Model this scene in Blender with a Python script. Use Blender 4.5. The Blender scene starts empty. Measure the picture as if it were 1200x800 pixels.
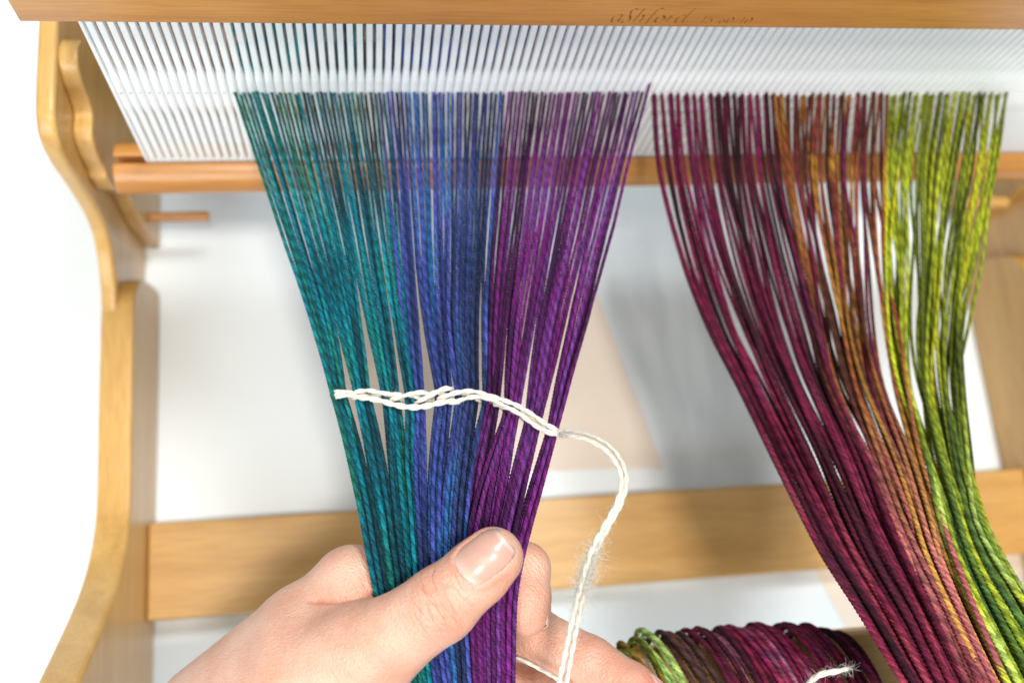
import bpy, bmesh, math, random
import numpy as np
from mathutils import Matrix, Vector

random.seed(7)
rng = np.random.default_rng(7)
scene = bpy.context.scene
COL = scene.collection

# ------------------------------------------------------------------ frame of reference
# Plan millimetres: X along the heddle, Y away from the weaver, Z up, origin at the lens.
# The table lies 526 mm below the lens. World metres = (X, Y, Z + 526) / 1000.
TABLE = -526.0
F_PX = 1172.0
_d = np.array([-163, 335, F_PX]); _d /= np.linalg.norm(_d)
_a = (F_PX * F_PX - 335 * 305) / 163
_X = np.array([_a, -305, F_PX]); _X /= np.linalg.norm(_X)
_Z = -_d
_X = _X - _Z * _X.dot(_Z); _X /= np.linalg.norm(_X)
_Y = np.cross(_Z, _X)
M = np.stack([_X, _Y, _Z])


def at(x, y, depth):
    """plan-mm point seen at photograph position x, y at a distance along the lens axis"""
    return M @ np.array([(x - 600) / F_PX, (y - 400) / F_PX, 1.0]) * depth


def at_z(x, y, z):
    r = M @ np.array([x - 600, y - 400, F_PX])
    return r * z / r[2]


def W(p):
    p = np.asarray(p, float)
    return (p + np.array([0, 0, -TABLE])) * 0.001


# ------------------------------------------------------------------ camera
cam = bpy.data.cameras.new('camera')
cam.sensor_width = 36.0
cam.lens = F_PX / 1200 * 36.0
cam.clip_start = 0.01
cam.clip_end = 50
cam_o = bpy.data.objects.new('camera', cam)
COL.objects.link(cam_o)
right, up, back = M[:, 0], -M[:, 1], -M[:, 2]
mat4 = Matrix.Identity(4)
for i in range(3):
    mat4[i][0], mat4[i][1], mat4[i][2] = right[i], up[i], back[i]
    mat4[i][3] = W((0, 0, 0))[i]
cam_o.matrix_world = mat4
cam.dof.use_dof = True
cam.dof.focus_distance = 0.307
cam.dof.aperture_fstop = 7.1
scene.camera = cam_o

# ------------------------------------------------------------------ light
world = bpy.data.worlds.new('World')
scene.world = world
world.use_nodes = True
bg = world.node_tree.nodes['Background']
bg.inputs[0].default_value = (0.76, 0.92, 1.0, 1)
bg.inputs[1].default_value = 0.38


def area(name, loc, target, size, power, color):
    L = bpy.data.lights.new(name, 'AREA')
    L.shape = 'RECTANGLE'
    L.size, L.size_y = size
    L.energy = power
    L.color = color
    o = bpy.data.objects.new(name, L)
    COL.objects.link(o)
    o.location = loc
    o.rotation_euler = (Vector(target) - Vector(loc)).to_track_quat('-Z', 'Y').to_euler()
    return o


# a warm lamp overhead on the weaver's side, a cool window behind on the right, an added soft fill from the front left
area('overhead_lamp', (0.05, -0.24, 1.72), (0.08, 0.10, 0.05), (0.17, 0.17), 18, (1.0, 0.93, 0.84))
area('window_light', (0.36, 0.60, 1.65), (0.08, 0.12, 0.05), (0.34, 0.34), 17, (0.92, 0.97, 1.0))
area('front_left_fill', (-0.60, -1.00, 1.05), (0.0, 0.1, 0.15), (1.2, 1.0), 18.5, (0.92, 0.97, 1.0))  # unseen fill added to brighten the reed and the left side

scene.view_settings.view_transform = 'Standard'
scene.view_settings.look = 'None'
scene.view_settings.gamma = 1.0
scene.view_settings.use_curve_mapping = False
scene.view_settings.exposure = 0.0
scene.render.engine = 'CYCLES'
scene.cycles.use_denoising = True
scene.cycles.max_bounces = 6

# ------------------------------------------------------------------ helpers


def lin(r, g, b):
    def f(c):
        c /= 255.0
        return c / 12.92 if c <= 0.04045 else ((c + 0.055) / 1.055) ** 2.4
    return np.array([f(r), f(g), f(b)])


def mesh_obj(name, verts, faces, mat, parent=None, smooth=False, cols=None):
    """verts in plan mm; faces: an array (all quads or tris) or a list of lists"""
    me = bpy.data.meshes.new(name)
    v = W(verts).astype(np.float32)
    if isinstance(faces, np.ndarray):
        k = faces.shape[1]
        n = len(faces)
        me.vertices.add(len(v))
        me.vertices.foreach_set('co', v.ravel())
        me.loops.add(n * k)
        me.loops.foreach_set('vertex_index', faces.astype(np.int32).ravel())
        me.polygons.add(n)
        me.polygons.foreach_set('loop_start', np.arange(0, n * k, k, dtype=np.int32))
        me.polygons.foreach_set('loop_total', np.full(n, k, dtype=np.int32))
        me.update(calc_edges=True)
    else:
        me.from_pydata([tuple(q) for q in v], [], faces)
    if smooth:
        me.polygons.foreach_set('use_smooth', np.ones(len(me.polygons), dtype=bool))
    if cols is not None:
        at_ = me.color_attributes.new('dye', 'FLOAT_COLOR', 'POINT')
        c4 = np.ones((len(v), 4), np.float32)
        c4[:, :cols.shape[1]] = cols
        at_.data.foreach_set('color', c4.ravel())
    me.materials.append(mat)
    o = bpy.data.objects.new(name, me)
    COL.objects.link(o)
    if parent is not None:
        o.parent = parent
    return o


def empty(name, p=(0, 0, TABLE)):
    o = bpy.data.objects.new(name, None)
    o.empty_display_size = 0.02
    COL.objects.link(o)
    return o


def tag(o, label=None, cat=None, group=None, kind=None):
    if label: o['label'] = label
    if cat: o['category'] = cat
    if group: o['group'] = group
    if kind: o['kind'] = kind
    return o


def bevel(o, w, seg=3, angle=35):
    m = o.modifiers.new('bevel', 'BEVEL')
    m.width = w * 0.001
    m.segments = seg
    m.limit_method = 'ANGLE'
    m.angle_limit = math.radians(angle)
    for p in o.data.polygons:
        p.use_smooth = True
    ws = o.modifiers.new('wn', 'WEIGHTED_NORMAL')
    ws.keep_sharp = True
    return o


def extrude_x(name, prof, x0, x1, mat, parent, bev=1.2):
    """profile [(Y,Z)...] extruded along X"""
    n = len(prof)
    v = [(x0, y, z) for y, z in prof] + [(x1, y, z) for y, z in prof]
    area2 = sum(prof[i][0] * prof[(i + 1) % n][1] - prof[(i + 1) % n][0] * prof[i][1] for i in range(n))
    f = [list(range(n))[::-1], [n + i for i in range(n)]]
    f += [[i, (i + 1) % n, n + (i + 1) % n, n + i] for i in range(n)]
    if area2 < 0:
        f = [q[::-1] for q in f]
    o = mesh_obj(name, v, f, mat, parent)
    if bev:
        bevel(o, bev, 3, 28)
    return o


def spline(pts, n):
    """Catmull-Rom through pts -> n samples evenly spaced in parameter"""
    P = np.asarray(pts, float)
    P = np.vstack([2 * P[0] - P[1], P, 2 * P[-1] - P[-2]])
    t = np.linspace(0, len(P) - 3 - 1e-9, n)
    i = t.astype(int)
    u = (t - i)[:, None]
    a, b, c, d = P[i], P[i + 1], P[i + 2], P[i + 3]
    return 0.5 * (2 * b + (c - a) * u + (2 * a - 5 * b + 4 * c - d) * u**2 + (3 * b - a - 3 * c + d) * u**3)


def resample(P, step):
    s = np.concatenate([[0], np.cumsum(np.linalg.norm(np.diff(P, axis=0), axis=1))])
    n = max(4, int(s[-1] / step))
    q = np.linspace(0, s[-1], n)
    return np.stack([np.interp(q, s, P[:, k]) for k in range(P.shape[1])], 1)


def smooth_rows(P, sigma):
    r = int(sigma * 3) + 1
    k = np.exp(-0.5 * (np.arange(-r, r + 1) / sigma) ** 2)
    k /= k.sum()
    Q = np.vstack([2 * P[0] - P[r:0:-1], P, 2 * P[-1] - P[-2:-r - 2:-1]])
    return np.stack([np.convolve(Q[:, j], k, 'valid') for j in range(P.shape[1])], 1)


def smooth_noise(n, scale):
    """n samples of soft noise, about -1..1, with features about `scale` samples long"""
    k = max(4, int(n / scale) + 4)
    c = rng.normal(0, 0.6, k)
    x = np.linspace(0, k - 1.001, n) if k < n else np.arange(n)
    i = x.astype(int)
    u = x - i
    u = u * u * (3 - 2 * u)
    c = np.append(c, c[-1])
    return c[i] * (1 - u) + c[i + 1] * u


def yarn(name, P, radius, cols, mat, parent, ref=(0, 0, 1), plies=4, pitch=6.5, phase=0.0, depth=0.37, sides=4, hand=-1):
    """a plied strand: a tube whose section has one lobe for each ply and turns along the path"""
    P = np.asarray(P, float)
    n = len(P)
    T = np.gradient(P, axis=0)
    T /= np.linalg.norm(T, axis=1)[:, None] + 1e-9
    ref = np.asarray(ref, float)
    N = ref - T * (T @ ref)[:, None]
    N /= np.linalg.norm(N, axis=1)[:, None] + 1e-9
    B = np.cross(T, N)
    s = np.concatenate([[0], np.cumsum(np.linalg.norm(np.diff(P, axis=0), axis=1))])
    k = plies * sides
    th = np.arange(k) / k * 2 * np.pi
    lob = 1 - depth * (0.5 + 0.5 * np.cos(plies * th)) ** 2.2 * 1.25
    ang = th[None, :] + hand * 2 * np.pi * s[:, None] / pitch + phase
    rad = np.broadcast_to(np.asarray(radius, float), (n,))[:, None] * lob[None, :]
    V = P[:, None, :] + rad[..., None] * (np.cos(ang)[..., None] * N[:, None, :] + np.sin(ang)[..., None] * B[:, None, :])
    idx = np.arange(n * k).reshape(n, k)
    a = idx[:-1]
    b = idx[1:]
    Fq = np.stack([a, np.roll(a, -1, 1), np.roll(b, -1, 1), b], -1).reshape(-1, 4)
    C = None
    if cols is not None:
        # per-ply brightness paints in ply highlights and the dark between plies
        pl = np.repeat(rng.permutation(np.linspace(0.58, 1.42, plies)), sides)
        pl = 0.5 * (pl + np.roll(pl, 1))
        C = (np.broadcast_to(cols, (n, 3))[:, None, :] * pl[None, :, None]).reshape(-1, 3)
    return mesh_obj(name, V.reshape(-1, 3), Fq, mat, parent, True, C)


def hairs(name, roots, dirs, lengths, mat, parent, r=0.028, curl=0.7, segs=6, cols=None):
    """fine loose fibres as thin three-sided tubes, one mesh"""
    Vs, Fs, Cs = [], [], []
    base = 0
    for q in range(len(roots)):
        p = np.array(roots[q], float)
        d = np.array(dirs[q], float)
        d /= np.linalg.norm(d)
        L = lengths[q] / segs
        ax = rng.normal(size=3)
        pts = [p.copy()]
        for _ in range(segs):
            d = d + np.cross(ax, d) * curl * 0.35 + rng.normal(size=3) * 0.16
            d /= np.linalg.norm(d)
            p = p + d * L
            pts.append(p.copy())
        pts = np.array(pts)
        u = np.cross(d, (0.3, 0.5, 0.8)); u /= np.linalg.norm(u)
        w = np.cross(d, u)
        for j, pt in enumerate(pts):
            rr = r * (1 - 0.6 * j / segs)
            for a in (0, 2.09, 4.19):
                Vs.append(pt + rr * (math.cos(a) * u + math.sin(a) * w))
                if cols is not None: Cs.append(cols[q])
        for j in range(segs):
            for a in range(3):
                b = (a + 1) % 3
                Fs.append((base + j * 3 + a, base + j * 3 + b, base + j * 3 + 3 + b, base + j * 3 + 3 + a))
        base += (segs + 1) * 3
    o = mesh_obj(name, np.array(Vs), np.array(Fs), mat, parent, True, np.array(Cs) if cols is not None else None)
    tag(o, kind='stuff')
    return o


# ------------------------------------------------------------------ materials
def new_mat(name):
    m = bpy.data.materials.new(name)
    m.use_nodes = True
    nt = m.node_tree
    return m, nt, nt.nodes['Principled BSDF']


def node(nt, t, **kw):
    n = nt.nodes.new(t)
    for k, v in kw.items():
        setattr(n, k, v)
    return n


def wood(name, dark, light, axis, rough=0.36, ring=1.0, seed=0.0):
    m, nt, b = new_mat(name)
    tc = node(nt, 'ShaderNodeTexCoord')
    mp = node(nt, 'ShaderNodeMapping')
    sc = [95, 95, 95]
    sc[axis] = 5.0
    mp.inputs['Scale'].default_value = sc
    mp.inputs['Location'].default_value = (seed, seed * 1.7, seed * 0.6)
    nt.links.new(tc.outputs['Object'], mp.inputs[0])
    n1 = node(nt, 'ShaderNodeTexNoise')
    n1.inputs['Scale'].default_value = 1.0
    n1.inputs['Detail'].default_value = 6
    n1.inputs['Distortion'].default_value = 0.6
    nt.links.new(mp.outputs[0], n1.inputs['Vector'])
    mp2 = node(nt, 'ShaderNodeMapping')
    sc2 = [1400, 1400, 1400]
    sc2[axis] = 60
    mp2.inputs['Scale'].default_value = sc2
    nt.links.new(tc.outputs['Object'], mp2.inputs[0])
    n2 = node(nt, 'ShaderNodeTexNoise')
    n2.inputs['Scale'].default_value = 1.0
    n2.inputs['Detail'].default_value = 3
    nt.links.new(mp2.outputs[0], n2.inputs['Vector'])
    r = node(nt, 'ShaderNodeValToRGB')
    r.color_ramp.elements[0].position = 0.30
    r.color_ramp.elements[1].position = 0.68
    r.color_ramp.elements[0].color = (*dark, 1)
    r.color_ramp.elements[1].color = (*light, 1)
    nt.links.new(n1.outputs[0], r.inputs[0])
    mx = node(nt, 'ShaderNodeMix', data_type='RGBA', blend_type='MULTIPLY')
    mx.inputs[0].default_value = 0.27 * ring
    nt.links.new(r.outputs[0], mx.inputs[6])
    r2 = node(nt, 'ShaderNodeValToRGB')
    r2.color_ramp.elements[0].position = 0.36
    r2.color_ramp.elements[1].position = 0.56
    r2.color_ramp.elements[0].color = (0.45, 0.34, 0.24, 1)
    r2.color_ramp.elements[1].color = (1, 1, 1, 1)
    nt.links.new(n2.outputs[0], r2.inputs[0])
    nt.links.new(r2.outputs[0], mx.inputs[7])
    nt.links.new(mx.outputs[2], b.inputs['Base Color'])
    b.inputs['Roughness'].default_value = rough
    b.inputs['Coat Weight'].default_value = 0.25
    b.inputs['Coat Roughness'].default_value = 0.25
    bp = node(nt, 'ShaderNodeBump')
    bp.inputs['Strength'].default_value = 0.12
    bp.inputs['Distance'].default_value = 0.0002
    nt.links.new(n2.outputs[0], bp.inputs['Height'])
    nt.links.new(bp.outputs[0], b.inputs['Normal'])
    return m


M_SIDE = wood('maple_side', (0.56, 0.305, 0.082), (0.68, 0.41, 0.128), 1)
M_RAIL = wood('maple_rail', (0.52, 0.28, 0.076), (0.60, 0.345, 0.108), 0, seed=3.1)
M_HED = wood('lacquered_heddle_wood', (0.49, 0.20, 0.044), (0.58, 0.265, 0.064), 0, rough=0.30, seed=7.7)
M_DARK = wood('shade_dark_wood', (0.10, 0.04, 0.02), (0.16, 0.065, 0.03), 0, seed=1.3)  # wood colour darkened to paint the shade behind the reed


def yarn_mat(name, sheen=0.04, rough=0.8):
    m, nt, b = new_mat(name)
    a = node(nt, 'ShaderNodeAttribute', attribute_name='dye')
    tc = node(nt, 'ShaderNodeTexCoord')
    n = node(nt, 'ShaderNodeTexNoise')
    n.inputs['Scale'].default_value = 1500
    n.inputs['Detail'].default_value = 3
    nt.links.new(tc.outputs['Object'], n.inputs['Vector'])
    hs = node(nt, 'ShaderNodeHueSaturation')
    mr = node(nt, 'ShaderNodeMapRange')
    mr.inputs[3].default_value = 0.25
    mr.inputs[4].default_value = 1.55
    nt.links.new(n.outputs[0], mr.inputs[0])
    nt.links.new(mr.outputs[0], hs.inputs['Value'])
    nt.links.new(a.outputs[0], hs.inputs['Color'])
    nt.links.new(hs.outputs[0], b.inputs['Base Color'])
    b.inputs['Roughness'].default_value = rough
    b.inputs['Sheen Weight'].default_value = sheen
    b.inputs['Sheen Roughness'].default_value = 0.4
    b.inputs['Specular IOR Level'].default_value = 0.2
    return m


M_YARN = yarn_mat('hand_dyed_wool')


def cotton_mat():
    m, nt, b = new_mat('undyed_cotton')
    tc = node(nt, 'ShaderNodeTexCoord')
    n = node(nt, 'ShaderNodeTexNoise')
    n.inputs['Scale'].default_value = 800
    nt.links.new(tc.outputs['Object'], n.inputs['Vector'])
    r = node(nt, 'ShaderNodeValToRGB')
    r.color_ramp.elements[0].color = (0.62, 0.55, 0.44, 1)
    r.color_ramp.elements[1].color = (0.84, 0.78, 0.68, 1)
    nt.links.new(n.outputs[0], r.inputs[0])
    nt.links.new(r.outputs[0], b.inputs['Base Color'])
    b.inputs['Roughness'].default_value = 0.9
    b.inputs['Sheen Weight'].default_value = 0.4
    b.inputs['Subsurface Weight'].default_value = 0.3
    b.inputs['Subsurface Scale'].default_value = 0.0008
    return m


M_COTTON = cotton_mat()


def reed_mat():
    m, nt, b = new_mat('white_nylon_reed')
    b.inputs['Base Color'].default_value = (0.90, 0.91, 0.91, 1)
    b.inputs['Roughness'].default_value = 0.32
    b.inputs['Subsurface Weight'].default_value = 0.5
    b.inputs['Subsurface Radius'].default_value = (1, 1, 1)
    b.inputs['Subsurface Scale'].default_value = 0.002
    return m


M_REED = reed_mat()


def skin_mat():
    m, nt, b = new_mat('skin')
    tc = node(nt, 'ShaderNodeTexCoord')
    n = node(nt, 'ShaderNodeTexNoise')
    n.inputs['Scale'].default_value = 85
    n.inputs['Detail'].default_value = 6
    nt.links.new(tc.outputs['Object'], n.inputs['Vector'])
    a = node(nt, 'ShaderNodeAttribute', attribute_name='dye')
    r = node(nt, 'ShaderNodeValToRGB')
    r.color_ramp.elements[0].position = 0.3
    r.color_ramp.elements[1].position = 0.7
    r.color_ramp.elements[0].color = (0.90, 0.72, 0.66, 1)
    r.color_ramp.elements[1].color = (1.0, 1.0, 1.0, 1)
    nt.links.new(n.outputs[0], r.inputs[0])
    mx = node(nt, 'ShaderNodeMix', data_type='RGBA', blend_type='MULTIPLY')
    mx.inputs[0].default_value = 1.0
    nt.links.new(a.outputs[0], mx.inputs[6])
    nt.links.new(r.outputs[0], mx.inputs[7])
    nt.links.new(mx.outputs[2], b.inputs['Base Color'])
    b.inputs['Roughness'].default_value = 0.46
    b.inputs['Subsurface Weight'].default_value = 0.15
    b.inputs['Subsurface Radius'].default_value = (1.0, 0.36, 0.2)
    b.inputs['Subsurface Scale'].default_value = 0.0016
    v = node(nt, 'ShaderNodeTexVoronoi')
    v.inputs['Scale'].default_value = 1500
    nt.links.new(tc.outputs['Object'], v.inputs['Vector'])
    n3 = node(nt, 'ShaderNodeTexNoise')
    n3.inputs['Scale'].default_value = 420
    n3.inputs['Detail'].default_value = 4
    nt.links.new(tc.outputs['Object'], n3.inputs['Vector'])
    ad = node(nt, 'ShaderNodeMath', operation='ADD')
    nt.links.new(v.outputs[0], ad.inputs[0])
    nt.links.new(n3.outputs[0], ad.inputs[1])
    # fine lines across the run of the thumb
    ta, tb2 = at(462, 745, 288), at(578, 653, 284.5)
    ax = (tb2 - ta) / np.linalg.norm(tb2 - ta)
    mpw = node(nt, 'ShaderNodeMapping')
    q = Vector(ax).rotation_difference(Vector((1, 0, 0))).to_euler()
    mpw.inputs['Rotation'].default_value = q
    mpw2 = node(nt, 'ShaderNodeMapping')
    mpw2.inputs['Scale'].default_value = (1100, 150, 150)
    nt.links.new(tc.outputs['Object'], mpw.inputs[0])
    nt.links.new(mpw.outputs[0], mpw2.inputs[0])
    n4 = node(nt, 'ShaderNodeTexNoise')
    n4.inputs['Scale'].default_value = 1.0
    n4.inputs['Detail'].default_value = 3
    n4.inputs['Distortion'].default_value = 0.8
    nt.links.new(mpw2.outputs[0], n4.inputs['Vector'])
    ad2 = node(nt, 'ShaderNodeMath', operation='MULTIPLY_ADD')
    ad2.inputs[1].default_value = 1.3
    nt.links.new(n4.outputs[0], ad2.inputs[0])
    nt.links.new(ad.outputs[0], ad2.inputs[2])
    # knuckle lines, only where the joints bend
    mpw3 = node(nt, 'ShaderNodeMapping')
    mpw3.inputs['Scale'].default_value = (330, 60, 60)
    nt.links.new(mpw.outputs[0], mpw3.inputs[0])
    n5 = node(nt, 'ShaderNodeTexNoise')
    n5.inputs['Scale'].default_value = 1.0
    n5.inputs['Detail'].default_value = 2
    n5.inputs['Distortion'].default_value = 0.5
    nt.links.new(mpw3.outputs[0], n5.inputs['Vector'])
    s5 = node(nt, 'ShaderNodeMath', operation='SUBTRACT')
    s5.inputs[1].default_value = 0.5
    nt.links.new(n5.outputs[0], s5.inputs[0])
    a5 = node(nt, 'ShaderNodeMath', operation='ABSOLUTE')
    nt.links.new(s5.outputs[0], a5.inputs[0])
    r5 = node(nt, 'ShaderNodeMapRange', interpolation_type='SMOOTHSTEP')
    r5.inputs[1].default_value = 0.0
    r5.inputs[2].default_value = 0.075
    r5.inputs[3].default_value = -1.0
    r5.inputs[4].default_value = 0.0
    nt.links.new(a5.outputs[0], r5.inputs[0])
    m5 = node(nt, 'ShaderNodeMath', operation='MULTIPLY')
    nt.links.new(r5.outputs[0], m5.inputs[0])
    nt.links.new(a.outputs['Alpha'], m5.inputs[1])
    m6 = node(nt, 'ShaderNodeMath', operation='MULTIPLY_ADD')
    m6.inputs[1].default_value = 2.4
    nt.links.new(m5.outputs[0], m6.inputs[0])
    nt.links.new(ad2.outputs[0], m6.inputs[2])
    bp = node(nt, 'ShaderNodeBump')
    bp.inputs['Strength'].default_value = 0.68
    bp.inputs['Distance'].default_value = 0.00030
    nt.links.new(m6.outputs[0], bp.inputs['Height'])
    nt.links.new(bp.outputs[0], b.inputs['Normal'])
    return m


M_SKIN = skin_mat()


def nail_mat():
    m, nt, b = new_mat('fingernail')
    a = node(nt, 'ShaderNodeAttribute', attribute_name='dye')
    nt.links.new(a.outputs[0], b.inputs['Base Color'])
    b.inputs['Roughness'].default_value = 0.34
    b.inputs['Coat Weight'].default_value = 0.35
    b.inputs['Coat Roughness'].default_value = 0.2
    b.inputs['Subsurface Weight'].default_value = 0.3
    b.inputs['Subsurface Scale'].default_value = 0.0015
    tc = node(nt, 'ShaderNodeTexCoord')
    n = node(nt, 'ShaderNodeTexNoise')
    n.inputs['Scale'].default_value = 260
    nt.links.new(tc.outputs['Object'], n.inputs['Vector'])
    bp = node(nt, 'ShaderNodeBump')
    bp.inputs['Strength'].default_value = 0.15
    bp.inputs['Distance'].default_value = 0.0003
    nt.links.new(n.outputs[0], bp.inputs['Height'])
    nt.links.new(bp.outputs[0], b.inputs['Normal'])
    return m


M_NAIL = nail_mat()


def plain(name, c1, c2, scale, rough):
    m, nt, b = new_mat(name)
    tc = node(nt, 'ShaderNodeTexCoord')
    n = node(nt, 'ShaderNodeTexNoise')
    n.inputs['Scale'].default_value = scale
    n.inputs['Detail'].default_value = 4
    nt.links.new(tc.outputs['Object'], n.inputs['Vector'])
    r = node(nt, 'ShaderNodeValToRGB')
    r.color_ramp.elements[0].position = 0.3
    r.color_ramp.elements[1].position = 0.7
    r.color_ramp.elements[0].color = (*c1, 1)
    r.color_ramp.elements[1].color = (*c2, 1)
    nt.links.new(n.outputs[0], r.inputs[0])
    nt.links.new(r.outputs[0], b.inputs['Base Color'])
    b.inputs['Roughness'].default_value = rough
    return m


M_TABLE = plain('white_tabletop', (0.79, 0.845, 0.87), (0.83, 0.885, 0.91), 8, 0.4)
M_CREAM = plain('cream_flat', (0.82, 0.72, 0.62), (0.85, 0.75, 0.65), 30, 0.8)

# ------------------------------------------------------------------ table and cream sheets
tt = mesh_obj('table_top', [(-900, -500, TABLE - 0), (1100, -500, TABLE), (1100, 1100, TABLE), (-900, 1100, TABLE)],
              [[0, 1, 2, 3]], M_TABLE)
tag(tt, 'smooth white table top under the loom', kind='structure')


def sheet(name, corners, label, lift):  # thin flat cream sheet just above the table top
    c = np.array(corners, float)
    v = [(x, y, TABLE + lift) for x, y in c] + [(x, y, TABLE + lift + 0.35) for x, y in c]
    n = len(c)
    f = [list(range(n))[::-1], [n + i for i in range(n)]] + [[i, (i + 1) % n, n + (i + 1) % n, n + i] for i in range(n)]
    o = mesh_obj(name, v, f, M_CREAM)
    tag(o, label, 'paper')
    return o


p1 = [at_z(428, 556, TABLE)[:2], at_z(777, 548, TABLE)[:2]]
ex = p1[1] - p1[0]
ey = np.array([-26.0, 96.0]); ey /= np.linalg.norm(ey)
sheet('cream_sheet', [p1[0], p1[1], p1[1] + ey * 118, p1[0] + ey * 118],
      'thin cream sheet on the table behind the teal and purple warp', 0.3)
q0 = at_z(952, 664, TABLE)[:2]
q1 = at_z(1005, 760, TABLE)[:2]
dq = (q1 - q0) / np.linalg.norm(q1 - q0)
sheet('cream_sheet', [q0 - dq * 6, q1 + dq * 60, q1 + dq * 60 + np.array([110, 30]), q0 - dq * 6 + np.array([110, 30])],
      'cream sheet on the table below the rail, left edge beside the maroon strands', 0.3)

# ------------------------------------------------------------------ loom
loom = empty('rigid_heddle_loom')
tag(loom, 'honey maple table loom with curved side panels and flat cross rails', 'loom')
XL, XR = -105.0, 357.0


def arc(cy, cz, r, a0, a1, n):
    return [(cy + r * math.cos(math.radians(a0 + (a1 - a0) * i / n)), cz + r * math.sin(math.radians(a0 + (a1 - a0) * i / n))) for i in range(n + 1)]


BOT = TABLE + 1.0
top_curve = spline([(330, -361), (290, -361.5), (235, -362), (205, -363), (195, -365.5), (189.5, -372), (187, -385), (187, -408),
                    (186, -430), (183, -444), (176, -455), (164, -463), (148, -468), (128, -471.5), (110, -473), (75, -474), (55, -472),
                    (36, -463), (22, -450), (9, -433), (-3, -415), (-15, -397), (-29, -383), (-46, -375), (-70, -372), (-110, -372)], 110)
outer = [tuple(p) for p in top_curve] + [(-110, BOT), (330, BOT)]
rear_tail = [(330, BOT)]
block = [tuple(p) for p in spline([(232, -366.5), (227, -363.5), (220, -364.5), (215.5, -371), (213.5, -380), (210, -386.5), (203, -386.5), (198.5, -391),
                                   (196.5, -400), (196, -408), (194, -412)], 40)] + \
        [(194, -424), (201, -441), (203, -452), (201, -484), (205, BOT + 2), (238, BOT + 2), (238, -463), (239, -410), (236, -384)]
front = [tuple(p) for p in spline([(179, -514), (176, -496), (171.5, -481), (163, -471), (152, -467), (130, -467.3), (100, -468), (70, -469.5), (55, -468.3),
                                   (38, -460), (24, -447), (12, -431), (0, -413), (-12, -395), (-26, -380), (-44, -371), (-70, -368), (-110, -368)], 80)] + \
        [(-110, BOT), (179, BOT)]
rear = [tuple(p) for p in spline([(330, -361.2), (285, -361.5), (268, -363), (262, -369), (260, -382), (262, -400), (266, -430)], 30)] + [(266, BOT + 2), (330, BOT + 2)]
for sgn, x in ((1, XL), (-1, XR)):
    o = extrude_x('side_panel', outer, x - sgn * 15, x - sgn * 7.5, M_SIDE, loom, 2.0)
    extrude_x('heddle_block', block, x - sgn * 7.5, x, M_SIDE, o, 1.3)
    extrude_x('front_cheek', front, x - sgn * 15.08, x, M_SIDE, o, 1.8)
    extrude_x('rear_cheek', rear, x - sgn * 7.5, x, M_SIDE, o, 1.3)


def rail(name, y0, y1, z0, z1, bev=1.5):
    return extrude_x(name, [(y0, z0), (y1, z0), (y1, z1), (y0, z1)], XL + 0.2, XR - 0.2, M_RAIL, loom, bev)


rail('front_rail', 11.2, 56.6, BOT, -505)
rail('rear_rail', 284, 334, BOT, -505)
fb = spline([(-14.5, -376), (-15.5, -371.5), (-20, -368.5), (-40, -367), (-58, -369), (-62, -376), (-62, -392), (-56, -397), (-20, -397), (-14.5, -391)], 40)
extrude_x('front_beam', [tuple(p) for p in fb], XL + 0.2, XR - 0.2, M_RAIL, loom, 0)
for p in loom.children[-1].data.polygons: p.use_smooth = len(p.vertices) == 4
bb = arc(345, -362, 16, 0, 340, 17)
extrude_x('back_beam', bb, XL - 15, XR + 15, M_RAIL, loom, 0)
extrude_x('shade_roller', arc(292, -464, 27, 0, 345, 23), XL + 0.2, XR - 0.2, M_DARK, loom, 0)  # added behind the reed so its dark colour reads as shade through the slots
# short wooden pegs that stand out from the inner faces under the heddle
for x0, x1, y, z, pr, pm in ((XL, XL + 30, 210, -494, 2.6, M_HED), (XR, XR - 26, 200, -472, 3.6, M_SIDE)):
    prof = arc(y, z, pr, 0, 337.5, 15)
    extrude_x('peg', prof, min(x0, x1), max(x0, x1), pm, loom, 0.8)

# ------------------------------------------------------------------ heddle
YH = 196.0
hed = empty('heddle')
tag(hed, 'white reed between two orange wooden bars, slotted across the loom', 'heddle')
HX0, HX1 = -100.0, 352.0


def box_profile(y0, y1, z0, z1, r, n=4):
    return (arc(y1 - r, z1 - r, r, 0, 90, n) + arc(y0 + r, z1 - r, r, 90, 180, n) +
            arc(y0 + r, z0 + r, r, 180, 270, n) + arc(y1 - r, z0 + r, r, 270, 360, n))


bar = extrude_x('top_bar', box_profile(187.5, 194.4, -287.5, -256, 1.6), HX0, HX1, M_HED, hed, 0)
extrude_x('top_bar', box_profile(197.6, 205, -287.5, -256, 1.6), HX0, HX1, M_HED, hed, 0)
lowf = [(194.4, -417.6)] + arc(194.4, -408.2, 9.4, 262, 100, 12) + [(194.4, -398.6)]
lowb = [(197.6, -398.6)] + arc(197.6, -408.2, 9.4, 80, -82, 12) + [(197.6, -417.6)]
for prof in (lowf, lowb):
    o = extrude_x('bottom_bar', prof, HX0, HX1, M_HED, hed, 1.0)
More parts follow.
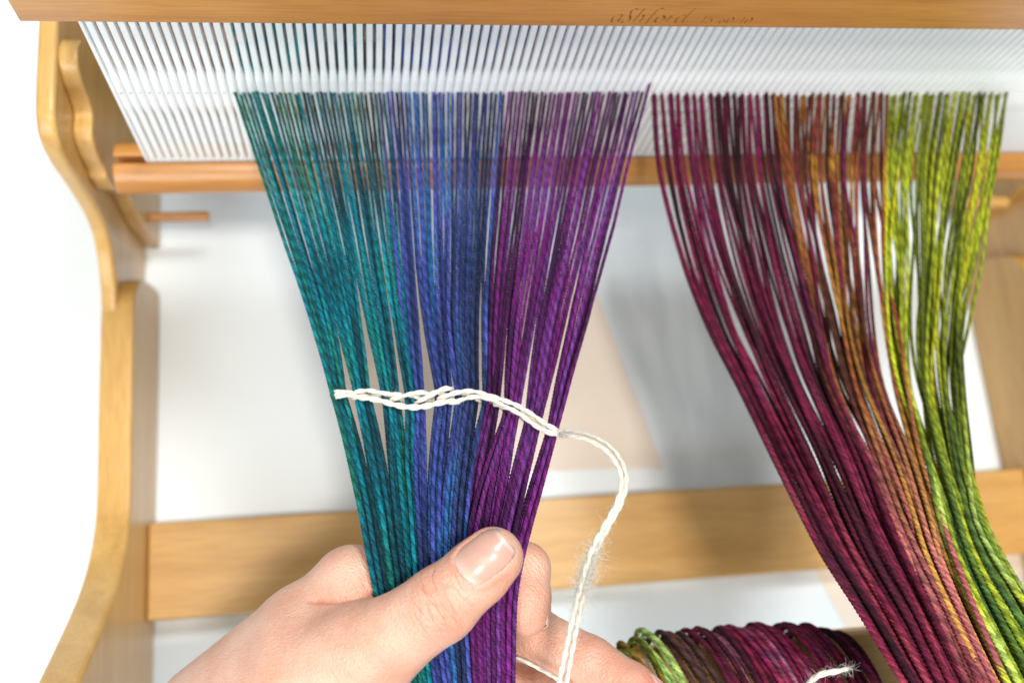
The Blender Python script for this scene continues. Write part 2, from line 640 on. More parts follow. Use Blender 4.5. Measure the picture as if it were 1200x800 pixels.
# engraved lettering on the front of the top bar: broad-pen strokes cut half a millimetre deep
STROKES = {
    'a': (5.2, [[(4.2, 4.4), (2.2, 4.7), (0.7, 3.2), (0.6, 1.3), (1.6, 0.2), (2.9, 0.8), (4.0, 2.6)], [(4.3, 4.6), (3.7, 1.2), (4.2, 0.2), (5.0, 0.8)]]),
    's': (4.4, [[(3.7, 4.6), (2.2, 5.0), (1.3, 3.9), (2.2, 2.9), (3.2, 1.8), (2.6, 0.4), (1.0, 0.1), (0.2, 0.7)]]),
    'S': (4.6, [[(4.6, 7.6), (3.0, 8.2), (1.9, 6.8), (2.4, 4.4), (3.4, 2.4), (2.8, 0.6), (1.2, 0.1), (0.2, 0.9)]]),
    'h': (5.4, [[(2.6, 8.4), (1.6, 4.6), (0.7, 0.1)], [(1.5, 2.8), (2.8, 4.5), (4.1, 4.2), (4.0, 2.4), (3.7, 0.4), (4.8, 0.5)]]),
    'f': (4.4, [[(5.6, 7.9), (4.4, 8.6), (3.2, 7.4), (2.2, 3.6), (1.4, -0.6), (0.3, -1.4)], [(0.9, 4.6), (4.4, 4.9)]]),
    'o': (5.2, [[(2.9, 4.7), (1.1, 3.9), (0.6, 1.8), (1.9, 0.1), (3.7, 0.9), (4.3, 3.0), (2.9, 4.7)]]),
    'r': (4.2, [[(1.4, 4.6), (1.0, 2.2), (0.6, 0.1)], [(1.0, 2.4), (2.2, 4.3), (3.6, 4.6)]]),
    'd': (5.6, [[(4.1, 4.3), (2.2, 4.7), (0.8, 3.2), (0.6, 1.2), (1.8, 0.1), (3.4, 1.2)], [(5.8, 9.2), (4.6, 5.0), (3.8, 1.0), (4.7, 0.2)]]),
    '.': (1.8, [[(0.4, 0.2), (0.9, 0.3)]]),
    '1': (2.6, [[(0.5, 3.4), (1.5, 4.4), (1.0, 0.1)]]),
    '5': (3.4, [[(3.2, 4.5), (1.5, 4.4), (1.1, 2.7), (2.4, 2.7), (2.7, 1.2), (1.5, 0.1), (0.2, 0.5)]]),
    '6': (3.4, [[(3.0, 4.4), (1.2, 3.2), (0.5, 1.2), (1.5, 0.1), (2.7, 1.2), (2.0, 2.4), (0.7, 1.6)]]),
    '0': (3.4, [[(2.1, 4.4), (0.8, 3.3), (0.6, 1.0), (1.5, 0.1), (2.8, 1.3), (2.9, 3.4), (2.1, 4.4)]]),
    '/': (3.0, [[(2.8, 4.8), (0.2, -0.4)]]),
    ' ': (3.0, []),
}


def lettering(text, x0, z0, scale, nib, wide=1.0):
    solids = []
    x = x0
    nx, nz = math.cos(math.radians(38)) * nib / 2, math.sin(math.radians(38)) * nib / 2
    for ch in text:
        adv, strokes = STROKES[ch]
        for st in strokes:
            pts = spline([(px + pz * 0.12, pz) for px, pz in st], 4 * len(st)) if len(st) > 2 else np.array([(px + pz * 0.12, pz) for px, pz in st], float)
            pts = np.array([(x + p[0] * scale * wide, z0 + p[1] * scale) for p in pts])
            solids.append([((p[0] - nx, p[1] - nz), (p[0] + nx, p[1] + nz)) for p in pts])
        x += adv * scale * wide
    return solids


bmc = bmesh.new()
for st in lettering('aShford.', 85.5, -284.6, 1.0, 0.8, 0.76) + lettering('15 60/10', 116.5, -284.5, 0.86, 0.5, 0.85):
    for a, b in zip(st[:-1], st[1:]):
        quad = [a[0], a[1], b[1], b[0]]
        ar = sum(quad[i][0] * quad[(i + 1) % 4][1] - quad[(i + 1) % 4][0] * quad[i][1] for i in range(4))
        if abs(ar) < 1e-4:
            continue
        if ar < 0:
            quad = quad[::-1]
        c = np.mean(quad, axis=0)
        quad = [tuple(c + (np.array(q) - c) * 1.04) for q in quad]
        vf = [bmc.verts.new(W((q[0], 186.5, q[1]))) for q in quad]
        vb = [bmc.verts.new(W((q[0], 188.5, q[1]))) for q in quad]
        bmc.faces.new(vf)
        bmc.faces.new(vb[::-1])
        for i in range(4):
            j = (i + 1) % 4
            bmc.faces.new((vf[j], vf[i], vb[i], vb[j]))
cut_me = bpy.data.meshes.new('lettering_cut')
bmesh.ops.recalc_face_normals(bmc, faces=bmc.faces)
bmc.to_mesh(cut_me)
bmc.free()
cut = bpy.data.objects.new('lettering_cut', cut_me)
COL.objects.link(cut)
md = bar.modifiers.new('cut', 'BOOLEAN')
md.operation = 'DIFFERENCE'
md.solver = 'EXACT'
md.use_self = True
md.object = cut
bpy.context.view_layer.update()
dg = bpy.context.evaluated_depsgraph_get()
new_me = bpy.data.meshes.new_from_object(bar.evaluated_get(dg))
bar.modifiers.clear()
bar.data = new_me
bpy.data.objects.remove(cut)

# reed: one dent with its eye, repeated; slots lie between dents
PITCH = 10.0 / 3
zl = [-286.0, -327.0, -334.0, -341.4, -343.4, -352.0, -359.0, -405.0]
hw = [1.03, 1.03, 1.52, 1.56, 1.56, 1.52, 1.08, 1.08]
hh = 0.50
Y0, Y1 = YH - 1.1, YH + 1.1
vs = []
for z, h in zip(zl, hw):
    bulge = 0.7 if h > 1.2 else 0.0
    for x in (-h, -hh, hh, h):
        vs.append((x, Y0 - (bulge if abs(x) < h else 0), z))
nf = len(vs)
vs += [(x, Y1, z) for (x, y, z) in vs]
fs = []
R = len(zl)
for r_ in range(R - 1):
    for c_ in range(3):
        if r_ == 3 and c_ == 1:
            continue
        a, b, c2, d2 = r_ * 4 + c_, r_ * 4 + c_ + 1, (r_ + 1) * 4 + c_ + 1, (r_ + 1) * 4 + c_
        fs.append([a, d2, c2, b])
        fs.append([nf + a, nf + b, nf + c2, nf + d2])
    a, d2 = r_ * 4, (r_ + 1) * 4
    fs.append([a, nf + a, nf + d2, d2])
    a, d2 = r_ * 4 + 3, (r_ + 1) * 4 + 3
    fs.append([a, d2, nf + d2, nf + a])
fs.append([0, 1, 2, 3, nf + 3, nf + 2, nf + 1, nf])
e = (R - 1) * 4
fs.append([e, nf + e, nf + e + 1, nf + e + 2, nf + e + 3, e + 3, e + 2, e + 1])
a, b, c2, d2 = 3 * 4 + 1, 3 * 4 + 2, 4 * 4 + 2, 4 * 4 + 1
fs += [[a, b, nf + b, nf + a], [b, c2, nf + c2, nf + b], [c2, d2, nf + d2, nf + c2], [d2, a, nf + a, nf + d2]]
XD0 = -83.3
dent = mesh_obj('dent', vs, fs, M_REED, hed)
NDENT = 127
for k in range(NDENT):
    o = dent if k == 0 else dent.copy()
    if k:
        COL.objects.link(o)
        o.parent = hed
    o.location.x = (XD0 + k * PITCH) * 0.001
extrude_x('reed_edge', [(YH - 0.75, -405), (YH + 0.75, -405), (YH + 0.75, -399.2), (YH - 0.75, -399.2)], XD0 - 2.2, XD0 + NDENT * PITCH, M_REED, hed, 0)
extrude_x('reed_end', [(YH - 1.1, -405), (YH + 1.1, -405), (YH + 1.1, -286), (YH - 1.1, -286)], XD0 - 3.2, XD0 - 1.9, M_REED, hed, 0.3)

# ------------------------------------------------------------------ dye colours
# each list runs through the shades one dye zone takes along a strand
TEAL = [lin(10, 58, 70), lin(8, 78, 92), lin(4, 98, 112), lin(2, 112, 132), lin(16, 122, 124), lin(18, 104, 94)]
BLUE = [lin(38, 48, 88), lin(46, 60, 116), lin(66, 68, 138), lin(46, 84, 136), lin(40, 98, 148)]
NAVY = [lin(26, 34, 66), lin(34, 48, 88), lin(40, 62, 106), lin(58, 62, 120)]
PURP = [lin(54, 18, 62), lin(76, 22, 80), lin(96, 26, 98), lin(118, 30, 116), lin(104, 48, 122)]
MARO = [lin(46, 14, 32), lin(74, 16, 48), lin(96, 18, 62), lin(120, 22, 74), lin(104, 26, 84)]
LMAR = [lin(70, 20, 46), lin(100, 26, 62), lin(132, 34, 78), lin(150, 56, 86)]
BRWN = [lin(58, 32, 26), lin(86, 48, 30), lin(116, 66, 36), lin(132, 100, 36), lin(104, 46, 40)]
SALM = [lin(104, 46, 52), lin(142, 72, 76), lin(164, 92, 92), lin(160, 116, 54)]
LIME = [lin(74, 80, 22), lin(98, 104, 20), lin(122, 128, 24), lin(154, 158, 34), lin(168, 158, 22)]
LGRN = [lin(48, 74, 42), lin(74, 104, 46), lin(126, 146, 36), lin(164, 172, 44), lin(156, 180, 96)]


PURP = [c * 0.74 for c in PURP]
TEAL = [c * 0.86 for c in TEAL]
BLUE = [c * 0.9 for c in BLUE]
MARO = [c * np.array([0.82, 0.8, 0.54]) for c in MARO]
LMAR = [c * np.array([0.82, 0.76, 0.58]) for c in LMAR]
BRWN = [c * np.array([1.3, 1.12, 0.95]) for c in BRWN]
SALM = [c * 1.22 for c in SALM]
BLUE = [c * np.array([0.95, 1.08, 1.18]) for c in BLUE]
LIME = [c * np.array([0.92, 0.98, 0.95]) for c in LIME]
LGRN = [c * 1.0 for c in LGRN]


def lattice(ni, ns):
    return rng.random((ni, ns))


def lat(G, x, y):
    """smooth value noise: x one number, y an array, both in lattice cells"""
    ni, ns = G.shape
    x = np.full_like(y, x % (ni - 1))
    y = y % (ns - 1)
    i, j = x.astype(int), y.astype(int)
    u, v = x - i, y - j
    u, v = u * u * (3 - 2 * u), v * v * (3 - 2 * v)
    a = G[i, j] * (1 - v) + G[i, j + 1] * v
    b = G[i + 1, j] * (1 - v) + G[i + 1, j + 1] * v
    return a * (1 - u) + b * u


GRID = lattice(80, 40)
GRID2 = lattice(160, 80)


def ramp(pal, t):
    pal = np.array(pal)
    t = np.clip(t, 0, 0.9999) * (len(pal) - 1)
    i = t.astype(int)
    u = (t - i)[:, None]
    return pal[i] * (1 - u) + pal[i + 1] * u


def dye(n, palette, step, order=0.0, wide=2.6, long=34.0, accent=0.12):
    """hand-dyed colour along a strand: neighbours share their runs, a few go their own way"""
    s_ = np.arange(n) * step
    t = 0.25 + 1.1 * (lat(GRID, order / wide, s_ / long) - 0.28)
    t = t + 0.34 * (lat(GRID2, order * 0.9, s_ / 11.0) - 0.5) + rng.normal() * 0.20
    if rng.random() < accent:
        t = t + rng.choice([-0.45, 0.45])
    return ramp(palette, t) * rng.uniform(0.66, 1.3) * (1 + 0.12 * smooth_noise(n, 5)[:, None])


# ------------------------------------------------------------------ taut warp held in the hand
STEP = 0.93
warp = empty('warp_bundle')
tag(warp, 'taut teal, blue and purple warp strands gathered in the hand', 'yarn', )
counts = [9, 10, 9, 10, 9, 12, 10, 10, 10, 7]
tie = [(398, 10, 461), (425, 10.5, 463), (458.5, 10, 465), (487, 11, 466), (520.5, 10, 464), (547.5, 14, 463), (576, 10, 471), (600, 10, 481), (624.5, 10, 493), (648, 8, 505)]
group_of, rank_of = [], []
for g, c in enumerate(counts):
    for r_ in range(c):
        group_of.append(g); rank_of.append(r_)
NT = len(group_of)
strand_pts = []
for i in range(NT):
    x_e = XD0 + PITCH / 2 * (24 + i)
    z_e = -342.4 if i % 2 == 0 else -343.5 + rng.uniform(-1.2, 1.2)
    if i == NT - 1:
        z_e = -336.5
    Pe = np.array([x_e, YH, z_e])
    de = (M.T @ Pe)[2]
    g, r_ = group_of[i], rank_of[i]
    n = counts[g]
    cx, half, cy = tie[g]
    px = cx + ((r_ + 0.5) / n * 2 - 1) * (half - 1.5)
    layer = (r_ * 2 % 3) - 1
    frac = (cy - 105) / 585.0
    d_t = 1 / (1 / de + (1 / 299.0 - 1 / de) * frac)
    Pt = at(px, cy, d_t + layer * 1.7 + rng.uniform(-.3, .3))
    u = (i + 0.5) / NT
    lay = (i * 3 % 4) - 1.5 + rng.uniform(-0.22, 0.22)
    if i in (70, 72):
        lay = -2.4
    jl = rng.uniform(-1.2, 1.2)
    Ph = at(440 + 160 * u + jl, 692, 299.5 + lay * 1.5)
    Px = at(463 + 139 * u + jl, 800, 301 + lay * 1.55)
    Pz = at(476 + 122 * u + jl, 860, 304 + lay * 1.5)
    # strands fan evenly from reed to hand; the tie nips them into groups only near itself
    uu_ = (i + 0.5) / NT
    ye = np.linspace(0, 1, 160)
    Q0 = at(393 + 262 * uu_, 459 + 46 * max(0, (uu_ - 0.55) / 0.45) ** 1.2, d_t + lay * 1.55)
    base_p = np.vstack([np.linspace(Pe, Q0, 90), np.linspace(Q0, Ph, 60)[1:], np.linspace(Ph, Px, 30)[1:], np.linspace(Px, Pz, 16)[1:]])
    base_p = smooth_rows(resample(base_p, STEP), 9)
    dist = (base_p - Q0) @ ((Q0 - Pe) / np.linalg.norm(Q0 - Pe))
    wgt = np.where(dist < 0, np.clip(1 + dist / (46 + 14 * math.sin(g * 2.3)), 0, 1) ** 1.6, np.clip(1 - dist / (36 + 8 * math.sin(g * 1.7)), 0, 1) ** 1.5)
    path = base_p + wgt[:, None] * (Pt - Q0)
    cross = np.clip(dist / 40, 0, 1) * np.clip(1 - (dist - 40) / 30, 0, 1)
    if i in (70, 72):
        path = path + cross[:, None] * (at(500, 600, 300) - at(500 + (18 if i == 70 else 13), 600, 302.5))
    path = smooth_rows(resample(path, STEP), 2.5)
    path[0] = Pe
    w = smooth_noise(len(path), 60)
    w2 = smooth_noise(len(path), 30)
    path[:, 0] += 0.30 * w + 0.07 * smooth_noise(len(path), 9)
    path[:, 2] += 0.45 * w2 + 0.10 * smooth_noise(len(path), 9)
    backp = np.linspace((x_e, 345, -345.5 + (i % 2)), Pe + np.array([0, 1.4, 0]), 24)
    path = np.vstack([backp, path])
    strand_pts.append(path)
    nn = len(path)
    if i < 31:
        c = dye(nn, TEAL, STEP, i)
    elif i < 34:
        c = dye(nn, TEAL if i % 2 else BLUE, STEP, i)
    elif i < 50:
        c = dye(nn, BLUE, STEP, i, accent=0.25)
    elif i < 62:
        c = dye(nn, NAVY if i % 3 else BLUE, STEP, i)
    else:
        c = dye(nn, PURP, STEP, i)
    yarn('strand', path, np.interp(np.arange(nn), [0, 30, nn * 0.55, nn * 0.8, nn], [0.66, 0.67, 0.73, 0.79, 0.80]) * rng.uniform(0.93, 1.07) * (1 + 0.05 * smooth_noise(nn, 14)), c, M_YARN, warp, pitch=5.4 * rng.uniform(0.92, 1.08), phase=rng.uniform(0, 6.28))

# loose fibres standing off the strands
roots, dirs, lens, hc = [], [], [], []
for _ in range(5200):
    i = rng.integers(NT)
    P = strand_pts[i]
    j = rng.integers(40, len(P) - 20)
    d = rng.normal(size=3) * np.array([1, 0.6, 1])
    d /= np.linalg.norm(d)
    roots.append(P[j] + d * 0.6); dirs.append(d); lens.append(rng.uniform(1.0, 3.2))
    base = TEAL[3] if i < 32 else (BLUE[2] if i < 63 else PURP[3])
    hc.append(base * 1.5 + 0.05)
hairs('fuzz', roots, dirs, lens, M_YARN, warp, r=0.027, curl=1.0, segs=5, cols=hc)

# ------------------------------------------------------------------ slack warp on the right
slack = empty('slack_warp_bundle')
tag(slack, 'loose maroon, rust and lime green warp strands draped forward from the heddle', 'yarn')
ys = np.array([110, 200, 300, 380, 450, 530, 600, 650, 720, 800, 880])
Lx = np.array([758, 772, 800, 833, 868, 907, 940, 966, 1012, 1062, 1120])
Bx = np.array([900, 910, 928, 945, 966, 1004, 1034, 1056, 1090, 1126, 1170])
Gx = np.array([1026, 1030, 1036, 1043, 1053, 1078, 1098, 1112, 1142, 1180, 1222])
Rx = np.array([1178, 1168, 1147, 1134, 1128, 1133, 1150, 1172, 1215, 1272, 1335])
Dp = np.array([390, 396, 398, 392, 382, 362, 344, 333, 318, 303, 300])
slots = list(range(121, 214, 2))
NS = len(slots) * 3
slack_pts = []
for i in range(NS):
    s_ = slots[i // 3]
    x_e = XD0 + PITCH / 2 * s_
    Pe = np.array([x_e + (i % 3 - 1) * 0.42, YH, -344.5 + rng.uniform(-1.5, 1.5)])
    u = (i + 0.5) / NS
    pts = [Pe]
    fb_, fg_ = 0.33, 0.645
    lay = (i * 5 % 9) / 9.0 * 2 - 1
    ph, am, wl = rng.uniform(0, 6.28), rng.uniform(0.3, 1.35), rng.uniform(38, 66)
    wob = 1.0 if u < fb_ else (1.7 if u < fg_ else 2.2)
    if i % 7 == 0:
        clump = rng.normal()
    drift = clump * 2.6 + rng.normal() * (1.0 if u < fb_ else 1.6)
    for q in range(1, len(ys)):
        if u < fb_:
            f0 = u / fb_
            x = Lx[q] + (Bx[q] - Lx[q]) * f0
        elif u < fg_:
            f0 = (u - fb_) / (fg_ - fb_)
            x = Bx[q] + (Gx[q] - Bx[q]) * f0
        else:
            f0 = (u - fg_) / (1 - fg_)
            x = Gx[q] + (Rx[q] - Gx[q]) * f0
        thick = np.interp(ys[q], [110, 300, 450, 800], [0.3, 2.5, 5.5, 6.0])
        e = min(1, q / 3)
        x += wob * am * 2.4 * math.sin(ys[q] / wl + ph) * (1 if ys[q] < 650 else 0.5) + drift * e * 1.6 * np.interp(ys[q], [350, 600], [1.0, 0.45])
        pts.append(at(x, ys[q], Dp[q] + lay * thick + 1.2 * math.sin(ys[q] / 40 + ph * 2)))
    path = smooth_rows(resample(spline(pts, 160), 1.05), 2.5)
    path[0] = Pe
    npt = len(path)
    backp = np.linspace((x_e, 345, -345), Pe + np.array([0, 1.4, 0]), 24)
    path = np.vstack([backp, path])
    nn = len(path)
    rad = np.concatenate([np.full(24, 0.66), np.interp(np.arange(npt) / npt, [0, 0.35, 0.7, 1], [0.66, 0.74, 0.98, 1.22])])
    if u < fb_:
        c, c2 = dye(nn, MARO, STEP, i * 0.66), dye(nn, LMAR, STEP, i * 0.66)
    elif u < fg_:
        c, c2 = dye(nn, BRWN, STEP, i, accent=0.2), dye(nn, SALM, STEP, i)
        if rng.random() < 0.09:
            c = dye(nn, MARO, STEP, i)
    else:
        c, c2 = dye(nn, LIME, STEP, i, accent=0.2), dye(nn, LGRN, STEP, i, accent=0.3)
    k = np.clip((np.arange(nn) - nn * 0.5) / (nn * 0.3), 0, 1)[:, None]
    c = c * (1 - k) + c2 * k
    slack_pts.append(path)
    yarn('strand', path, rad, c, M_YARN, slack, pitch=6.4 * rng.uniform(0.92, 1.08), phase=rng.uniform(0, 6.28), sides=3)
roots, dirs, lens, hc = [], [], [], []
for _ in range(2200):
    i = rng.integers(NS)
    P = slack_pts[i]
    j = rng.integers(40, len(P) - 10)
    d = rng.normal(size=3); d /= np.linalg.norm(d)
    roots.append(P[j] + d * 0.7); dirs.append(d); lens.append(rng.uniform(1.0, 2.6))
    u = i / NS
    base = MARO[3] if u < 0.35 else (BRWN[2] if u < 0.64 else LIME[2])
    hc.append(base * 1.2 + 0.02)
hairs('fuzz', roots, dirs, lens, M_YARN, slack, r=0.03, curl=1.0, segs=5, cols=hc)

# ------------------------------------------------------------------ yarn wound round the front beam
skein = empty('yarn_coil')
tag(skein, 'coil of plum and green yarn wound around the front beam', 'yarn')
Xa = at_z(772, 775, -340)[0]
Xb = at_z(1046, 760, -340)[0]
NK = 76
cy0, cz0 = -39.5, -366.0
for i in range(NK):
    u = (i + rng.uniform(-0.25, 0.25)) / (NK - 1)
    xc = Xa + (Xb - Xa) * u
    prof = 1 - 0.55 * max(0, 1 - u / 0.14) ** 1.4 - 0.42 * max(0, (u - 0.72) / 0.28) ** 1.1
    R_ = 14 + 10.5 * prof + rng.uniform(-1.5, 1.5) * prof - (2.0 if i % 2 else 0.0)
    if i in (12, 17, 61): R_ += 3.4
    a = np.linspace(math.radians(-70), math.radians(250), 130)
    ry, rz = 10 + R_ * 0.78, R_ * 0.98
    lean = rng.uniform(7, 13)
    jx = rng.uniform(-1.2, 1.2)
    y = cy0 + ry * np.cos(a)
    z = cz0 + rz * np.sin(a)
    x = xc + jx - lean * np.cos(a) * 0.9 + 0.5 * np.sin(a * 3 + i)
    P = resample(np.stack([x, y, z], 1), 0.8)
    nn = len(P)
    if u < 0.03 or 0.10 < u < 0.17:
        c = dye(nn, LGRN[2:] + [lin(140, 180, 100)], 0.8, i)
    elif u < 0.10:
        c = dye(nn, BRWN[:3] + [LIME[1]], 0.8, i)
    elif u < 0.30:
        c = dye(nn, [lin(66, 42, 40), lin(92, 62, 42), lin(116, 84, 40), lin(84, 40, 48)], 0.8, i, accent=0.3)
    else:
        c = dye(nn, MARO[1:] + [LMAR[2], lin(128, 76, 96)], 0.8, i, accent=0.25)
    yarn('strand', P, 1.0 * rng.uniform(0.93, 1.07), c, M_YARN, skein, ref=(1, 0.02, 0.05), pitch=7.0, phase=rng.uniform(0, 6.28), hand=-1)

# ------------------------------------------------------------------ white choke tie
choke = empty('choke_tie')
tag(choke, 'white cotton yarn twined across the warp, its fuzzy tail hanging right', 'yarn')


def tie_depth(px, cy):
    de = np.interp(px, [390, 660], [376, 396])
    return 1 / (1 / de + (1 / 299.0 - 1 / de) * ((cy - 105) / 585.0))


gx = np.array([t_[0] for t_ in tie], float)
gy = np.array([t_[2] for t_ in tie], float)
gaps = [(tie[k][0] + tie[k][1] + tie[k + 1][0] - tie[k + 1][1]) / 2 for k in range(9)]
ends_y = np.interp(gaps, gx, gy)
tail = [(667, 508), (690, 513), (712, 525), (727, 545), (731, 566), (725, 590), (712, 614), (698, 640), (688, 668), (681, 696), (673, 730), (665, 770), (657, 812), (650, 850)]
tdep = [312, 305, 300, 296, 293, 291, 289, 287, 285, 283, 281, 280, 280, 280]


def tie_strand(phase, dz, dv, r, tail_off, split):
    pts = [at(gx[0] - 9.5, gy[0] + 1 - phase * 2, tie_depth(gx[0], gy[0]))]
    for k in range(10):
        sgn = phase * (1 if k % 2 == 0 else -1)
        d0 = tie_depth(gx[k], gy[k])
        front_ = sgn > 0
        off = -3.4 if front_ else 3.9
        pts.append(at(gx[k] - 3, gy[k] + dv + (-3.0 if front_ else 2), d0 + off + dz))
        pts.append(at(gx[k] + 4, gy[k] + dv + (-1.0 if front_ else 2), d0 + off + dz))
        if k < 9:
            pts.append(at(gaps[k], ends_y[k] + dv + 2.2 * sgn, tie_depth(gaps[k], ends_y[k]) + (-1.6 if k % 2 == 0 else -0.6) * phase + dz))
    for (tx, ty), td in zip(tail, tdep):
        w_ = tail_off * (1.0 if ty < 680 else 1.0 + split * (ty - 680) / 80.0)
        nx = 1.0
        pts.append(at(tx + nx * w_, ty + (-w_ * 0.9 if ty < 560 else 0), td + 0.3 * tail_off))
    P = smooth_rows(resample(spline(pts, 700), 0.45), 2.5)
    nn = len(P)
    rad = r * (1 + 0.16 * smooth_noise(nn, 30))
    yarn('strand', P, rad, None, M_COTTON, choke, ref=M[:, 2], plies=2, pitch=8.5, depth=0.34, sides=6, phase=phase)
    return P


TA = tie_strand(1, 0, 0.0, 0.76, -2.5, 0.45)
TB = tie_strand(-1, 0, 1.0, 0.76, 2.5, 0.55)
# the long floats on the near side: loops chained over two groups at a time
FLOATS = [
    ([(391, 466), (396, 460), (405, 458.5), (414, 461), (419, 466)], 0.85),
    ([(391, 468), (399, 464), (409, 463), (418, 465)], 0.8),
    ([(412, 463), (420, 458), (434, 457.5), (450, 460.5), (468, 462), (474, 465)], 0.85),
    ([(414, 465), (428, 466), (445, 469), (462, 474), (480, 477), (498, 476), (514, 472), (528, 470), (542, 472)], 1.15),
    ([(452, 470), (466, 466), (482, 461), (498, 459.5), (504, 463)], 0.9),
    ([(484, 474), (497, 467), (511, 459), (524, 454.5), (530, 456)], 1.0),
    ([(508, 470), (522, 464), (538, 459), (553, 458), (570, 462), (588, 468), (604, 474), (622, 484), (640, 497), (660, 507)], 0.92),
    ([(528, 472), (545, 467), (560, 464.5), (578, 469), (594, 477), (606, 483)], 0.85),
    ([(578, 473), (596, 478), (612, 487), (628, 499), (644, 507), (662, 510)], 1.0),
]
for q, (poly, rr) in enumerate(FLOATS):
    pts = []
    for t, (px, py) in enumerate(poly):
        endp = t in (0, len(poly) - 1)
        dd = tie_depth(px, np.interp(px, gx, gy)) - (2.0 if endp else 5.0 + 0.5 * (q % 2))
        pts.append(at(px, py, dd))
    P = smooth_rows(resample(spline(pts, 200), 0.45), 2)
    yarn('strand', P, 0.86 * rr * (1 + 0.16 * smooth_noise(len(P), 18)), None, M_COTTON, choke, ref=M[:, 2], plies=2, pitch=8.5, depth=0.34, sides=6)
roots, dirs, lens = [], [], []
for T_ in (TA, TB):
    n0 = len(T_)
    for _ in range(1900):
        j = int(n0 * rng.uniform(0.02, 0.98))
        d = rng.normal(size=3); d /= np.linalg.norm(d)
        roots.append(T_[j] + d * 0.5); dirs.append(d); lens.append(rng.uniform(0.8, 3.0))
    pix = (M.T @ T_.T).T
    yy = pix[:, 1] / pix[:, 2] * F_PX + 400
    xx = pix[:, 0] / pix[:, 2] * F_PX + 600
    sel = np.where((yy > 610) & (yy < 730) & (xx > 660))[0]
    for _ in range(420):
        j = int(np.clip(rng.normal(np.interp(675, yy[sel], sel) if len(sel) else n0 * .8, len(sel) * 0.18), sel[0], sel[-1]))
        d = rng.normal(size=3); d /= np.linalg.norm(d)
        roots.append(T_[j] + d * 0.6); dirs.append(d); lens.append(rng.uniform(2.5, 8.5))
hairs('fuzz', roots, dirs, lens, M_COTTON, choke, r=0.046, curl=1.5, segs=7)

# short white end lying over the coil
P = [at(944, 806, 318), at(952, 796, 312), at(964, 789, 309), at(980, 786, 309), at(993, 783, 311)]
endy = empty('white_yarn_end')
tag(endy, 'short frayed white yarn end lying over the plum coil', 'yarn')
Pq = resample(spline(P, 80), 0.4)
yarn('strand', Pq, np.interp(np.arange(len(Pq)) / len(Pq), [0, 0.7, 1], [0.9, 1.0, 0.55]), None, M_COTTON, endy, ref=M[:, 2], plies=2, pitch=8, depth=0.18, sides=6)
roots, dirs, lens = [], [], []
for _ in range(150):
    j = int(len(Pq) * min(0.99, abs(rng.normal(0.9, 0.25)))) if rng.random() < .7 else rng.integers(len(Pq))
    j = min(j, len(Pq) - 1)
    d = rng.normal(size=3) * 0.7 + (M[:, 0] * 0.9 - M[:, 1] * 0.1 if j > len(Pq) * .8 else 0); d /= np.linalg.norm(d)
    roots.append(Pq[j]); dirs.append(d); lens.append(rng.uniform(1.5, 5))
hairs('fuzz', roots, dirs, lens, M_COTTON, endy, r=0.035, curl=1.0, segs=6)

# ------------------------------------------------------------------ hand
# one continuous skin: tapered capsules blended in a distance field and meshed


def cap(pts):
    return [(at(x, y, d), r) for x, y, d, r in pts]


CH = {
    'thumb': (cap([(578, 653, 284.5, 8.6), (560, 670, 284, 9.2), (516, 708, 283.5, 10.6), (462, 745, 288, 11.6), (415, 775, 293, 14.5)]), 5.0),
    'thenar': (cap([(415, 775, 293, 14.5), (360, 800, 299, 19.0), (270, 890, 312, 25)]), 9.0),
    'palm': (cap([(408, 690, 312, 11.5), (360, 745, 311, 16.5), (270, 850, 318, 24)]), 9.0),
    'palm_far': (cap([(470, 800, 332, 15), (340, 880, 332, 22)]), 9.0),
    'index': (cap([(416, 685, 312, 12.0), (474, 674, 320, 10.0), (548, 664, 319, 9.0)]), 5.0),
    'index_mid': (cap([(548, 664, 321, 9.0), (614, 666, 317, 8.0)]), 2.5),
    'index_tip': (cap([(614, 666, 317, 8.0), (615, 700, 311.5, 7.9), (615, 717, 309, 7.4)]), 2.5),
    'middle': (cap([(440, 760, 330, 12), (540, 735, 329, 9.5), (622, 742, 321, 8.8)]), 4.0),
    'middle_tip': (cap([(622, 742, 321, 8.8), (690, 778, 311, 8.5), (738, 808, 305, 8.0), (762, 828, 303, 7.3)]), 2.0),
    'ring': (cap([(450, 800, 336, 12), (550, 790, 336, 9.0), (620, 812, 328, 8.4), (700, 860, 322, 8.0)]), 2.0),
}


def sd_chain(Pq_, chain):
    best = None
    for (a, ra), (b, rb) in zip(chain[:-1], chain[1:]):
        ba = b - a
        l2 = ba @ ba
        pa = Pq_ - a
        t = np.clip((pa @ ba) / l2, 0, 1)
        dd = np.linalg.norm(pa - t[..., None] * ba, axis=-1) - (ra + (rb - ra) * t)
        best = dd if best is None else smin(best, dd, 2.0)
    return best


def smin(a, b, k):
    h = np.clip(0.5 + 0.5 * (b - a) / k, 0, 1)
    return b * (1 - h) + a * h - k * h * (1 - h)


def sdf(Pq_):
    d = None
    for nm, (ch, k) in CH.items():
        q = sd_chain(Pq_, ch)
        d = q if d is None else smin(d, q, k)
    return d


allp = np.array([p for ch, _ in CH.values() for p, r in ch])
allr = np.array([r for ch, _ in CH.values() for p, r in ch])
lo = (allp - allr[:, None]).min(0) - 3
hi = (allp + allr[:, None]).max(0) + 3
H = 0.66
dims = np.ceil((hi - lo) / H).astype(int) + 1
gxs, gys, gzs = [lo[k] + np.arange(dims[k]) * H for k in range(3)]
field = np.empty(dims, np.float32)
for i in range(dims[0]):
    G = np.stack(np.meshgrid([gxs[i]], gys, gzs, indexing='ij'), -1)[0].astype(np.float32)
    field[i] = sdf(G)
